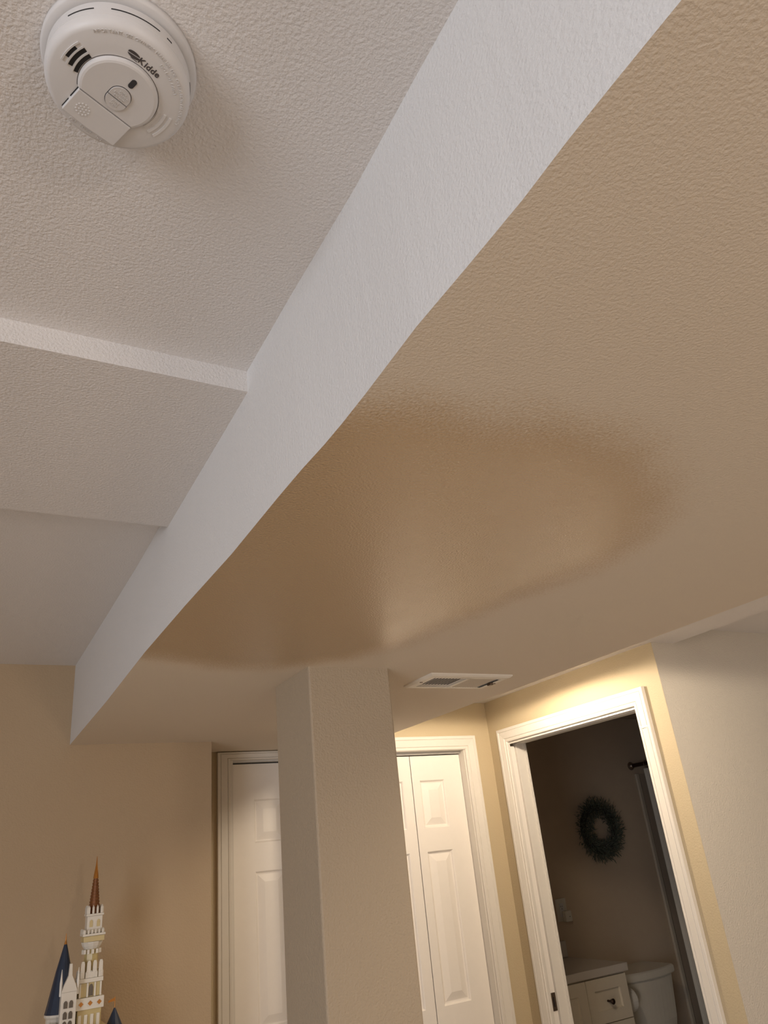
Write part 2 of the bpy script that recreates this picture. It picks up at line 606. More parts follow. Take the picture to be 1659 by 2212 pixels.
# door_3: pocket door of the bathroom
d3 = empty('door_3', (XW, 2.15, 0))
tag(d3, 'bathroom doorway with white casing and a sliding door pushed into the wall', kind='structure')
for bm in casing(1.7930, 2.5030, 2.0470, XW - 0.0005, 'X'):
    put(d3, obj('door_casing', bm, 'trim'))
bm = bmesh.new()
add_box(bm, XW, XW + .0045, 2.5030, 2.5195, 0, 2.0465)
add_box(bm, XW + .034, BXT + .002, 2.5030, 2.5195, 0, 2.0465)
add_box(bm, XW, XW + .0045, 1.7935, 2.5030, 2.0385, 2.0465)
add_box(bm, XW + .034, BXT + .002, 1.7935, 2.5030, 2.0385, 2.0465)
add_box(bm, XW, BXT + .002, 1.7933, 1.7990, 0, 2.0465)
put(d3, obj('door_jamb', bm, 'trim'))
put(d3, obj('door_stop', box(BXT + .0025, BXT + .012, 2.499, 2.552, 0.17, 2.09), 'trim'))
leaf3 = put(d3, obj('door_leaf', box(XW + .0072, XW + .0292, 2.5085, 3.20, 0.19, 2.030), 'door'))
leaf3['label'] = 'edge of the white sliding door'
bm = box(XW + .0085, XW + .0280, 2.5065, 2.5084, 1.112, 1.168)
lt = obj('edge_pull', bm, 'metal', bevel=0.001)
put(d3, lt)
put(d3, obj('pull_lever', box(XW + .0155, XW + .0180, 2.5045, 2.5064, 1.125, 1.155), 'black'))
bm = bmesh.new()
for (y, z) in ((1.7560, 1.975),):
    add_box(bm, XW - .0158, XW - .0148, y - .006, y + .022, z - .004, z + .003)
put(d3, obj('filler_patch', bm, 'trim', bevel=0.0005))

# ------------------------------------------------------------------ smoke alarm
DA = math.radians(113.6)
det = empty('smoke_alarm', (0.0508, 0.4695, CH), DA)
tag(det, 'round white smoke alarm with slots and test button on the ceiling', 'smoke alarm')
# local frame: x = towards battery door, z up; face at z=-0.041
obj('mounting_plate', lathe([(.062, 0), (.0672, -.0005), (.0675, -.006), (.0655, -.0085), (.058, -.009)], seg=96), 'plastic', det, smooth=True)
bm = lathe([(.056, -.0085), (.0565, -.0125), (.0612, -.013), (.0616, -.0145), (.0619, -.0295), (.0613, -.0299),
            (.0613, -.0305), (.0619, -.0309), (.0617, -.0345), (.0608, -.0370), (.0588, -.0398), (.0560, -.0410),
            (.0330, -.0412)], seg=128)
body = obj('alarm_body', bm, 'plastic', det, smooth=True)
md = body.modifiers.new('edges', 'EDGE_SPLIT')
md.split_angle = math.radians(40)
for t0, t1 in ((105, 127), (140, 178), (185, 190), (225, 262)):
    bm = bmesh.new()
    n = 14
    rings = []
    for k in range(n + 1):
        a = math.radians(t0 + (t1 - t0) * k / n)
        rings.append([((r) * math.cos(a), (r) * math.sin(a), z) for r, z in
                      ((.0610, -.0220), (.06215, -.0220), (.06215, -.0231), (.0610, -.0231))])
    add_rings(bm, rings)
    obj('side_slot', bm, 'black', body)

F = -0.0412    # face level


def arc_strip(r0, r1, t0, t1, z0, z1, n=14):
    bm = bmesh.new()
    rings = []
    for k in range(n + 1):
        a = math.radians(t0 + (t1 - t0) * k / n)
        rings.append([(r * math.cos(a), r * math.sin(a), z) for r, z in ((r0, z0), (r1, z0), (r1, z1), (r0, z1))])
    add_rings(bm, rings)
    return bm


# sound slots on the +v side (black openings) and -v side (pale moulded slots)
for r, a0, a1 in ((.0368, 74, 108), (.0425, 79, 108), (.0480, 86, 101)):
    obj('sound_slot', arc_strip(r - .0017, r + .0017, a0, a1, F + .001, F - .0002), 'black', body)
for r, a0, a1 in ((.0398, 73, 109), (.0455, 78, 108), (.0502, 80, 107)):
    obj('slot_rib', arc_strip(r - .0008, r + .0006, a0, a1, F + .001, F - .0009), 'plastic', body)
for r, a0, a1 in ((.0368, -107, -72), (.0425, -107, -72), (.0480, -106, -74)):
    obj('slot_rib', arc_strip(r - .0012, r + .0012, a0, a1, F + .001, F - .0008), 'plastic', body)

# raised dome cut by the battery door, drawn as an outline extruded downward
R0 = .0335


def dome_outline(r, xc):
    a = math.acos(xc / r)
    return [(r * math.cos(t), r * math.sin(t)) for t in [a + (2 * math.pi - 2 * a) * k / 72 for k in range(73)]]


bm = bmesh.new()
rings = []
for ins, z in ((-.0006, F + .001), (-.0004, F - .0004), (.0, F - .0026), (.0012, F - .0036), (.003, F - .0042)):
    rings.append([(x, y, z) for x, y in dome_outline(R0 - ins, .0190 - ins * 0.4)])
add_rings(bm, rings, cap0=False)
dome = obj('alarm_dome', bm, 'plastic', det, smooth=False)
obj('dome_seam', arc_strip(R0 + .0007, R0 + .0012, math.degrees(math.acos(.019 / R0)), 360 - math.degrees(math.acos(.019 / R0)), F + .001, F - .0001, 72), 'logo', det)
# battery door: rectangle u .0195..edge , v +-.0262
bm = bmesh.new()
pts = [(.0196, -.0262), (.0196, .0262), (.0475, .0262), (.0486, .0), (.0475, -.0262)]
top = [(x, y, F - .0040) for x, y in pts]
bot = [(x, y, F + .0015) for x, y in pts]
add_rings(bm, [bot, top])
bd = obj('battery_door', bm, 'plastic', det, bevel=0.0007)
obj('door_slot', box(.0195, .0330, .0263, .0270, F - .0008, F + .0005), 'black', bd)
obj('door_slot', box(.0365, .0470, .0263, .0268, F - .0008, F + .0005), 'black', bd)
# speaker dimples on the battery door
bm = bmesh.new()
for rr_, n in ((0.0, 1), (.0030, 6), (.0058, 12)):
    for k in range(n):
        a = 2 * math.pi * k / n
        add_lathe(bm, [(.0009, F - .0038), (.0006, F - .0046)], (.0345 + rr_ * math.cos(a), .0135 + rr_ * math.sin(a), 0), 8)
sp = obj('speaker_dimples', bm, 'plastic', bd)
sp['kind'] = 'stuff'

# test / hush buttons


def stadium(cx, cy, hw, hl, n=14):
    out = []
    for k in range(n + 1):
        t = -math.pi / 2 + math.pi * k / n
        out.append((cx + hl - hw + hw * math.cos(t), cy + hw * math.sin(t)))
    for k in range(n + 1):
        t = math.pi / 2 + math.pi * k / n
        out.append((cx - hl + hw + hw * math.cos(t), cy + hw * math.sin(t)))
    return out


def prism_down(pts, z0, z1):
    bm = bmesh.new()
    add_rings(bm, [[(x, y, z0) for x, y in pts], [(x, y, z1) for x, y in pts]])
    return bm


D = F - .0042
bc = (.0020, -.0010)
obj('button_gap', prism_down(stadium(*bc, .0098, .0128), D + .001, D - .0003), 'logo', dome)
full = stadium(*bc, .0092, .0122, 24)
up_ = [p for p in full if p[0] <= .0025]
dn_ = [p for p in full if p[0] >= .0035]
up_ = [(.0025, bc[1] + .0092)] + [p for p in up_ if p[0] < .0024] + [(.0025, bc[1] - .0092)]
dn_ = [p for p in dn_ if p[1] < bc[1]]
dn_ = [(.0035, bc[1] - .0092)] + [p for p in full if p[0] > .0036] + [(.0035, bc[1] + .0092)]
bm = prism_down([(min(x, .0025), y) for x, y in up_], D + .001, D - .0014)
obj('test_button', bm, 'plastic2', dome)
bm = prism_down(dn_, D + .001, D - .0014)
obj('hush_button', bm, 'plastic2', dome)
# LED window
obj('led_window', prism_down(stadium(-.0186, -.0018, .0024, .0048), D + .001, D - .0005), 'led', dome)


def glyphs(text, size, mname, name, parent, place, extr=0.0003, bold=0.0):
    """one mesh of lettering; place(char centre along the line in m) -> Matrix for each char"""
    bm = bmesh.new()
    cur = bpy.data.curves.new('t', 'FONT')
    to = bpy.data.objects.new('t', cur)
    C.objects.link(to)
    dg = bpy.context.evaluated_depsgraph_get()
    cur.size = size
    cur.extrude = extr
    cur.offset = bold
    # widths
    xpos = []
    ws = []
    for ch in text:
        if ch == ' ':
            ws.append(size * 0.32)
            continue
        cur.body = ch
        dg.update()
        me = bpy.data.meshes.new_from_object(to.evaluated_get(dg))
        xs_ = [v.co.x for v in me.vertices] or [0, 0]
        ws.append((max(xs_) - min(xs_)) + size * 0.10)
        bpy.data.meshes.remove(me)
    total = sum(ws)
    x = -total / 2
    for ch, wd in zip(text, ws):
        if ch != ' ':
            cur.body = ch
            dg.update()
            me = bpy.data.meshes.new_from_object(to.evaluated_get(dg))
            xs_ = [v.co.x for v in me.vertices] or [0]
            me.transform(place(x + wd / 2) @ Matrix.Translation((-(max(xs_) + min(xs_)) / 2, 0, 0)))
            bm.from_mesh(me)
            bpy.data.meshes.remove(me)
        x += wd
    bpy.data.objects.remove(to)
    bpy.data.curves.remove(cur)
    me = bpy.data.meshes.new(name)
    bm.to_mesh(me)
    bm.free()
    return link(name, me, mname, parent)


# underside lettering: text x axis -> -v, text up -> -u, normal -> -z
BASE = Matrix(((0, -1, 0, 0), (-1, 0, 0, 0), (0, 0, -1, 0), (0, 0, 0, 1)))


def straight(u, v, z, ang=0.0):
    def f(s):
        return Matrix.Translation((u, v, z)) @ Matrix.Rotation(ang, 4, 'Z') @ BASE @ Matrix.Translation((s, 0, 0))
    return f


def arcplace(r, mid_deg, z, flip=False):
    # characters around radius r; top of letters outward (or inward if flip)
    def f(s):
        if not flip:
            a = math.radians(mid_deg) + s / r   # moving along -v at u<0 means increasing angle past 180
            return Matrix.Translation((r * math.cos(a), r * math.sin(a), z)) @ Matrix.Rotation(a - math.pi, 4, 'Z') @ BASE
        a = math.radians(mid_deg) + s / r
        return Matrix.Translation((r * math.cos(a), r * math.sin(a), z)) @ Matrix.Rotation(a - math.pi, 4, 'Z') @ BASE
    return f


glyphs('IMPORTANT: SEE OWNERS MANUAL FOR OPERATION FREQUENCY', .0040, 'plastic', 'embossed_lettering', body, arcplace(.0535, 192, F + .0002), .0004)
glyphs('DO NOT PAINT', .0040, 'plastic', 'embossed_lettering', body, arcplace(.0480, 208, F + .0002), .0004)
glyphs('ON   TWIST   OFF', .0040, 'plastic', 'embossed_lettering', body, straight(.0545, -.001, F + .0006), .0007)
kd = glyphs('Kidde', .0080, 'logo', 'printed_lettering', body, straight(-.0365, -.0044, F - .0001), .0002, .00014)
kd['label'] = 'dark grey brand lettering'
bm = bmesh.new()   # leaf-like emblem beside the word: two opposed blades with a pale slash between
for s in (1, -1):      # two halves of an oval parted by a slanting pale slash
    pts = []
    for k in range(17):
        t = math.pi * k / 16 - .35
        a_, b_ = .0056 * math.cos(t), .0026 * math.sin(t)
        if s < 0:
            a_, b_ = -a_, -b_
        pts.append((-.0392 - b_ - s * .0004, .0112 + a_))
    vs = [bm.verts.new((x, y, F - .0003)) for x, y in pts]
    bm.faces.new(vs)
add_box(bm, -.0360, -.0355, .0058, .0120, F - .0003, F - .0002)
obj('emblem', bm, 'logo', body)
glyphs('PUSH', .0026, 'plastic', 'embossed_lettering', dome, straight(-.0050, -.001, D - .0014), .0004)
glyphs('AND HOLD', .0026, 'plastic', 'embossed_lettering', dome, straight(-.0018, -.001, D - .0014), .0004)
glyphs('TO TEST', .0026, 'plastic', 'embossed_lettering', dome, straight(.0014, -.001, D - .0014), .0004)
glyphs('PUSH', .0026, 'plastic', 'embossed_lettering', dome, straight(.0072, -.001, D - .0014), .0004)
glyphs('HUSH', .0026, 'plastic', 'embossed_lettering', dome, straight(.0104, -.001, D - .0014), .0004)

# ------------------------------------------------------------------ supply register in the bulkhead
vt = empty('ceiling_vent', (1.195, 1.699, SH))
tag(vt, 'white rectangular supply vent in the bulkhead underside beside the column', 'vent')
X0, X1, Y0, Y1 = -.1345, .1345, -.075, .075
bm = bmesh.new()
rings = []
for ins, z in ((0, 0.0), (0, -.0035), (.006, -.0075), (.022, -.0085), (.0245, -.0085), (.0245, -.0005)):
    rings.append([(X0 + ins, Y0 + ins, z), (X1 - ins, Y0 + ins, z), (X1 - ins, Y1 - ins, z), (X0 + ins, Y1 - ins, z)])
add_rings(bm, rings, cap0=False, cap1=False)
add_box(bm, -.006, .006, Y0 + .02, Y1 - .02, -.0085, -.002)
obj('vent_frame', bm, 'vent', vt)
obj('duct_shade', box(X0 + .02, X1 - .02, Y0 + .02, Y1 - .02, -.0008, -.0002), 'ventdark', vt)  # black sheet stands for the shade inside the duct, no hole behind
for side, xa, xb, ang in ((0, X0 + .027, -.008, 1), (1, .008, X1 - .040, -1)):
    n = 10
    for k in range(n):
        x = xa + (xb - xa) * (k + 0.5) / n
        bm = bmesh.new()
        h = .0030
        wdt = (xb - xa) / n
        if ang > 0:    # open, thin blades
            pts = [(x - .0011, -.0084), (x + .0011, -.0084), (x + .0011, -.0081), (x - .0011, -.0081)]
        else:          # closed bank, broad blades overlapping
            pts = [(x - wdt * .30, -.0072), (x + wdt * .26, -.0084), (x + wdt * .32, -.0080), (x - wdt * .24, -.0064)]
        add_rings(bm, [[(a, Y0 + .0245, c) for a, c in pts], [(a, Y1 - .0245, c) for a, c in pts]])
        obj('louver', bm, 'vent' if ang > 0 else 'ventshade', vt)
obj('damper_plate', box(.0070, X1 - .0375, Y0 + .0245, Y1 - .0245, -.0058, -.0050), 'ventgap', vt)  # backing coloured dark to draw the shade between blades
obj('lever_slot', box(X1 - .0345, X1 - .0290, Y0 + .030, Y1 - .026, -.0088, -.0080), 'ventdark', vt)
obj('damper_lever', box(X1 - .0345, X1 - .0240, -.012, .004, -.0150, -.0070), 'metal', vt, bevel=.001)
for x in (X0 + .012, X1 - .012):
    obj('screw', lathe([(.0045, -.0072), (.0045, -.0095), (.003, -.0100)], (x, 0.0, 0), 12), 'metal', vt)

# low dome lamps of the hall ceiling
for x, y, lb in ((1.618, 2.03, 'low round dome lamp on the hall ceiling outside the bathroom door'),
                 (1.575, 1.08, 'low round dome lamp on the hall ceiling before the grey wall')):
    r = empty('ceiling_lamp', (x, y, HH))
    tag(r, lb, 'lamp')
    obj('lamp_rim', lathe([(.060, 0), (.061, -.008), (.052, -.010)], seg=32), 'trim', r)
    obj('lamp_dome', lathe([(.050, -.0105), (.045, -.022), (.030, -.030), (.010, -.033)], seg=32), 'bulb', r, smooth=True)

# ------------------------------------------------------------------ toy castle (plain generic) on a cabinet
cab = empty('console_cabinet', (0.36, 2.43, 0))
tag(cab, 'dark wooden cabinet under the toy castle', 'cabinet')
obj('cabinet_body', box(-.36, .38, -.20, .20, .06, 0.99), 'wood', cab, bevel=.004)
obj('cabinet_top', box(-.38, .395, -.215, .215, .991, 1.02), 'wood', cab, bevel=.004)
for x in (-.35, .02):
    dr = obj('cabinet_door', box(x, x + .35, -.221, -.202, .10, .96), 'wood', cab, bevel=.003)
    obj('door_knob', tube((x + (.31 if x < 0 else .04), -.222, .55), (x + (.31 if x < 0 else .04), -.245, .55), .012), 'bronze', dr)
obj('cabinet_plinth', box(-.34, .36, -.17, .19, 0.0, .059), 'wood', cab)

ct = empty('toy_castle', (0.37, 2.48, 1.0205))
tag(ct, 'toy brick castle with pale towers and pointed roofs against the tan wall', 'toy')
CX = lambda x: x - .37
CZ = lambda z: z - 1.0205


def cbox(name, x0, x1, y0, y1, z0, z1, m_, parent=ct, bevel=.0006):
    return obj(name, box(CX(x0), CX(x1), y0, y1, CZ(z0), CZ(z1)), m_, parent, bevel=bevel)


cbox('castle_base', .22, .52, -.10, .10, 1.0205, 1.20, 'ivory')
cbox('castle_keep', .285, .425, -.07, .08, 1.2005, 1.3445, 'tan')
# tall tower (x centre .384)
tx = .384


def crenels(z, xc, hw, h, n=4, m_='ivory', w_=.006, yc=0.0, parent=ct):
    """merlons standing round a square platform of half width hw"""
    for k in range(n):
        t = -hw + (2 * hw) * (k + .5) / n
        for (dx, dy) in ((t, -hw + w_ / 2), (t, hw - w_ / 2), (-hw + w_ / 2, t), (hw - w_ / 2, t)):
            if abs(dx) == abs(t) and abs(dy) == abs(t) and k in (0, n - 1) and dx != t:
                continue
            bm = bmesh.new()
            a, b2 = xc + dx, yc + dy
            add_box(bm, CX(a - w_ / 2), CX(a + w_ / 2), b2 - w_ / 2, b2 + w_ / 2, CZ(z), CZ(z + h * .7))
            v = [bm.verts.new(p) for p in ((CX(a - w_ / 2), b2 - w_ / 2, CZ(z + h * .7)), (CX(a + w_ / 2), b2 - w_ / 2, CZ(z + h * .7)),
                                           (CX(a + w_ / 2), b2 + w_ / 2, CZ(z + h * .7)), (CX(a - w_ / 2), b2 + w_ / 2, CZ(z + h * .7)),
                                           (CX(a), b2, CZ(z + h)))]
            for i in range(4):
                bm.faces.new((v[i], v[(i + 1) % 4], v[4]))
            obj('merlon', bm, m_, parent)


def window(xc, z0, z1, hw, y, m_='pane', parent=ct):
    pts = [(-hw, 0), (hw, 0), (hw, (z1 - z0) * .7), (hw * .6, (z1 - z0) * .92), (0, z1 - z0), (-hw * .6, (z1 - z0) * .92), (-hw, (z1 - z0) * .7)]
    bm = bmesh.new()
    add_rings(bm, [[(CX(xc + a), y, CZ(z0 + c)) for a, c in pts], [(CX(xc + a), y - .0012, CZ(z0 + c)) for a, c in pts]])
    obj('tower_window', bm, m_, parent)


cbox('tower_block', tx - .031, tx + .029, -.03, .03, 1.3450, 1.3830, 'tan')
for k in range(4):
    cbox('tower_buttress', tx - .029 + k * .0155, tx - .021 + k * .0155, -.034, -.0305, 1.3455, 1.372, 'ivory')
cbox('tower_ledge', tx - .036, tx + .034, -.036, .036, 1.3835, 1.4105, 'ivory')
for k in range(3):
    xc = tx - .024 + k * .023
    bm = bmesh.new()
    pts = [(0, -.006), (.006, 0), (0, .006), (-.006, 0)]
    add_rings(bm, [[(CX(xc + a), -.0362, CZ(1.397 + c)) for a, c in pts], [(CX(xc + a), -.0375, CZ(1.397 + c)) for a, c in pts]])
    obj('diamond_inlay', bm, 'gold', ct)
cbox('tower_block', tx - .030, tx + .027, -.028, .028, 1.4110, 1.4440, 'tan')
for xx in (-.030, -.011, .008, .0225):
    cbox('tower_post', tx + xx, tx + xx + .0045, -.0315, -.0285, 1.4110, 1.4440, 'ivory')
window(tx, 1.413, 1.441, .0055, -.0285)
cbox('tower_ledge', tx - .033, tx + .030, -.033, .033, 1.4445, 1.4545, 'ivory')
for k in range(4):
    xc = tx - .024 + k * .0155
    pts = [(-.0055, 0), (.0055, 0), (.0048, .034), (.003, .040), (-.003, .040), (-.0048, .034)]
    bm = bmesh.new()
    add_rings(bm, [[(CX(xc + a), -.030, CZ(1.455 + c)) for a, c in pts], [(CX(xc + a), -.0255, CZ(1.455 + c)) for a, c in pts]])
    obj('tall_merlon', bm, 'ivory', ct)
crenels(1.455, tx - .001, .031, .018, 5)
obj('tower_shaft', lathe([(.0185, CZ(1.455)), (.0185, CZ(1.532))], (CX(tx), 0, 0), 8), 'tan', ct)
bm = lathe([(.0190, CZ(1.522)), (.0250, CZ(1.530)), (.0280, CZ(1.5370)), (.0280, CZ(1.540))], (CX(tx), 0, 0), 12)
obj('tower_corbel', bm, 'ivory', ct)
for k in range(12):
    a = 2 * math.pi * k / 12
    obj('corbel_block', box(CX(tx) + .0225 * math.cos(a) - .003, CX(tx) + .0225 * math.cos(a) + .003, .0225 * math.sin(a) - .003,
                            .0225 * math.sin(a) + .003, CZ(1.511), CZ(1.5215)), 'ivory', ct)
cbox('tower_block', tx - .026, tx + .028, -.027, .027, 1.5405, 1.5540, 'tan')
cbox('tower_ledge', tx - .029, tx + .030, -.030, .030, 1.5545, 1.5600, 'ivory')
crenels(1.5602, tx - .001, .028, .012, 6, w_=.004)
cbox('belfry', tx - .019, tx + .021, -.020, .020, 1.5604, 1.6030, 'ivory')
for xx in (-.0085, .0105):
    window(tx + xx, 1.576, 1.594, .0042, -.0205, 'tan')
cbox('tower_ledge', tx - .022, tx + .024, -.023, .023, 1.6033, 1.6085, 'ivory')
crenels(1.6087, tx + .001, .022, .022, 4, w_=.005)
prof = [(.0162, CZ(1.6087))]
z = 1.612
r = .0160
for k in range(11):
    prof += [(r, CZ(z)), (r, CZ(z + .0050)), (r - .0016, CZ(z + .0052)), (r - .0016, CZ(z + .0076))]
    z += .0078
    r -= .00082
obj('ribbed_spire', lathe(prof, (CX(tx), 0, 0), 12), 'copper', ct)
obj('spire_tip', lathe([(.0072, CZ(z)), (.0062, CZ(z + .010)), (.0022, CZ(z + .036)), (.0006, CZ(z + .058))], (CX(tx), 0, 0), 10), 'gold', ct)
# left tower with a steep navy roof and a gabled front
lx = .318
obj('left_tower', lathe([(.036, CZ(1.3448)), (.036, CZ(1.370)), (.041, CZ(1.376)), (.041, CZ(1.381))], (CX(lx), .02, 0), 16), 'ivory', ct)
obj('navy_roof', lathe([(.0410, CZ(1.3812)), (.0355, CZ(1.405)), (.0200, CZ(1.478)), (.0040, CZ(1.540))], (CX(lx), .02, 0), 16), 'navy', ct)
obj('roof_tip', lathe([(.0042, CZ(1.5402)), (.0022, CZ(1.549)), (.0006, CZ(1.567))], (CX(lx), .02, 0), 8), 'gold', ct)
gx = .326
cbox('gabled_front', gx - .019, gx + .019, -.058, -.030, 1.3448, 1.4330, 'ivory')
for j, z0 in enumerate((1.352, 1.373, 1.397)):
    for dx in (-.0075, .0060):
        window(gx + dx, z0, z0 + .017, .0048, -.0585)
bm = bmesh.new()
pts = [(-.0195, 1.4333), (.0195, 1.4333), (.0150, 1.447), (.0045, 1.470), (.0030, 1.497), (-.0030, 1.497), (-.0045, 1.470), (-.0150, 1.447)]
add_rings(bm, [[(CX(gx + a), -.059, CZ(c)) for a, c in pts], [(CX(gx + a), -.046, CZ(c)) for a, c in pts]])
obj('gable', bm, 'ivory', ct)
for dx in (-.021, .021):
    obj('pinnacle', lathe([(.0032, CZ(1.425)), (.0036, CZ(1.455)), (.0006, CZ(1.486))], (CX(gx + dx), -.052, 0), 8), 'ivory', ct)
cbox('side_balcony', .277, .303, -.045, -.012, 1.3448, 1.3640, 'ivory')
# small right turret with pennant
rx = .4535
obj('right_turret', lathe([(.020, CZ(1.2005)), (.020, CZ(1.315)), (.025, CZ(1.320)), (.025, CZ(1.325))], (CX(rx), 0.0, 0), 12), 'ivory', ct)
obj('turret_roof', lathe([(.0245, CZ(1.3252)), (.0022, CZ(1.372))], (CX(rx), 0.0, 0), 12), 'navy', ct)
obj('flag_pole', tube((CX(rx), 0, CZ(1.3722)), (CX(rx), 0, CZ(1.398)), .0011, 8), 'gold', ct)
bm = bmesh.new()
pts = [(0, 1.396), (-.0165, 1.390), (-.0165, 1.386), (0, 1.388)]
add_rings(bm, [[(CX(rx - .0012 + a), -.0006, CZ(c)) for a, c in pts], [(CX(rx - .0012 + a), .0006, CZ(c)) for a, c in pts]])
obj('pennant', bm, 'gold', ct)

# ------------------------------------------------------------------ bathroom things
# wreath
wr = empty('wreath', (3.520, 3.7515, 1.690))
tag(wr, 'dark green leafy wreath hanging on the bathroom wall', 'wreath')
bm = bmesh.new()
rings = []
for k in range(49):
    a = 2 * math.pi * k / 48
    rings.append([((.125 + .018 * math.cos(t)) * math.cos(a), -.022 + .018 * math.sin(t), (.125 + .018 * math.cos(t)) * math.sin(a))
                  for t in [2 * math.pi * j / 8 for j in range(8)]])
add_rings(bm, rings, False, False)
obj('twig_ring', bm, 'twig', wr)
bm = bmesh.new()
for k in range(3400):
    a = random.uniform(0, 2 * math.pi)
    rad = random.gauss(.124, .024)
    rad = max(.082, min(.176, rad))
    y = -.012 - random.random() * .05
    c = Vector((rad * math.cos(a), y, rad * math.sin(a)))
    out = Vector((math.cos(a), 0, math.sin(a)))
    tan = Vector((-math.sin(a), 0, math.cos(a)))
    s = (rad - .118) / .045
    d = (out * (s + random.uniform(-.5, .7)) + tan * random.uniform(-.2, 1.0) + Vector((0, -1, 0)) * random.uniform(-.1, .8)).normalized()
    L_ = random.uniform(.016, .038)
    wv = d.cross(Vector((random.random() - .5, random.random() - .5, random.random() - .5))).normalized() * random.uniform(.0016, .0034)
    p0, p1, p2, p3 = c, c + d * L_ * .5 + wv, c + d * L_, c + d * L_ * .5 - wv
    if max(p.y for p in (p0, p1, p2, p3)) > -.002:
        continue
    vs = [bm.verts.new(p) for p in (p0, p1, p2, p3)]
    bm.faces.new(vs)
lv = obj('leaves', bm, 'leaf', wr)
lv['kind'] = 'stuff'

# wall outlet with plug-in
ol = empty('wall_outlet', (3.131, 3.7515, 1.293))
tag(ol, 'white wall outlet plate above the vanity counter', 'outlet')
obj('cover_plate', box(-.0385, .0385, -.006, 0, -.0575, .0575), 'ceramic', ol, bevel=.003)
obj('outlet_face', box(-.0165, .0165, -.0085, -.0065, -.034, .034), 'plastic', ol, bevel=.001)
bm = bmesh.new()
add_box(bm, -.008, -.006, -.0092, -.0088, .014, .022)
add_box(bm, .004, .006, -.0092, -.0088, .014, .022)
add_box(bm, -.002, .002, -.0092, -.0088, .003, .008)
obj('outlet_slots', bm, 'black', ol)
pi = empty('plug_in_night_light', (3.147, 3.7425, 1.262))
tag(pi, 'small white plug-in night light in the lower socket', 'night light')
obj('light_housing', box(-.023, .023, -.032, -.0005, -.030, .026), 'ceramic', pi, bevel=.006)
obj('light_sensor', lathe([(.0024, 0), (.0024, .0015)], (0, 0, 0), 10), 'black', pi).matrix_local = \
    Matrix.Translation((.004, -.0325, -.004)) @ Matrix.Rotation(math.radians(90), 4, 'X')

# vanity
vn = empty('bathroom_vanity', (2.80, 3.53, 0.17))
tag(vn, 'cream vanity cabinet with recessed fronts below the wreath', 'vanity')
VX, VY = 2.80, 3.53


def vbox(name, x0, x1, y0, y1, z0, z1, m_, parent=None, bevel=.0015):
    o = obj(name, box(x0 - VX, x1 - VX, y0 - VY, y1 - VY, z0 - .17, z1 - .17), m_, parent or vn, bevel=bevel)
    return o


vbox('cabinet_body', 2.20, 3.102, 3.320, 3.750, .172, 1.0225, 'vanity')


def shaker(name, x0, x1, z0, z1, fr=.045):
    bm = bmesh.new()
    rings = []
    for ins, y in ((0, 3.3195), (0, 3.302), (fr, 3.302), (fr + .003, 3.312)):
        rings.append([(a - VX, y - VY, c - .17) for a, c in ((x0 + ins, z0 + ins), (x1 - ins, z0 + ins), (x1 - ins, z1 - ins), (x0 + ins, z1 - ins))])
    add_rings(bm, rings)
    return obj(name, bm, 'vanity', vn)


def knob(x, z, parent):
    bm = bmesh.new()
    add_tube(bm, (x - VX, 3.3118 - VY, z - .17), (x - VX, 3.287 - VY, z - .17), .005, 12)
    add_tube(bm, (x - VX, 3.287 - VY, z - .17), (x - VX, 3.273 - VY, z - .17), .009, 16, .013)
    add_tube(bm, (x - VX, 3.273 - VY, z - .17), (x - VX, 3.268 - VY, z - .17), .013, 16, .007)
    obj('drawer_knob', bm, 'bronze', parent)


dw = shaker('drawer', 2.826, 3.096, .832, 1.018, .050)
knob(2.957, .918, dw)
dw = shaker('drawer', 2.826, 3.096, .515, .828)
knob(2.957, .67, dw)
dw = shaker('drawer', 2.826, 3.096, .20, .510)
knob(2.957, .355, dw)
dd = shaker('vanity_door', 2.515, 2.822, .20, 1.018, .055)
knob(2.545, .93, dd)
dd = shaker('vanity_door', 2.205, 2.511, .20, 1.018, .055)
knob(2.25, .93, dd)
tp = empty('vanity_countertop', (2.80, 3.53, 1.026))
tag(tp, 'pale countertop with backsplash lying on the vanity cabinet', 'countertop')
obj('counter_slab', box(-.62, .318, -.235, .2205, .0, .036), 'counter', tp, bevel=.003)
bsm = box(-.62, .31, .203, .2205, .0365, .118)
obj('backsplash', bsm, 'counter', tp, bevel=.006)
fc = empty('faucet', (2.62, 3.66, 1.0625))
tag(fc, 'small chrome faucet at the doorway edge of the counter', 'faucet')
obj('faucet_body', lathe([(.024, 0), (.024, .006), (.014, .010), (.013, .07), (.010, .085)], seg=20), 'chrome', fc, smooth=True)
bm = bmesh.new()
for a, b_ in (((0, 0, .06), (0, -.06, .085)), ((0, -.06, .085), (0, -.105, .075))):
    add_tube(bm, a, b_, .009, 12)
obj('spout', bm, 'chrome', fc)
obj('handle', tube((0, 0, .085), (0, .01, .115), .006), 'chrome', fc)

# toilet
tl = empty('toilet', (3.44, 3.35, 0.17))
tag(tl, 'cream toilet with curved tank right of the vanity', 'toilet')


def tank_outline(hw, y0, y1, bow):
    out = [(-hw, y1), (-hw, y0)]
    for k in range(1, 12):
        t = -1 + 2 * k / 12
        out.append((hw * t, y0 - bow * (1 - t * t)))
    out += [(hw, y0), (hw, y1)]
    return out


def ring_at(pts, z):
    return [(x, y, z) for x, y in pts]


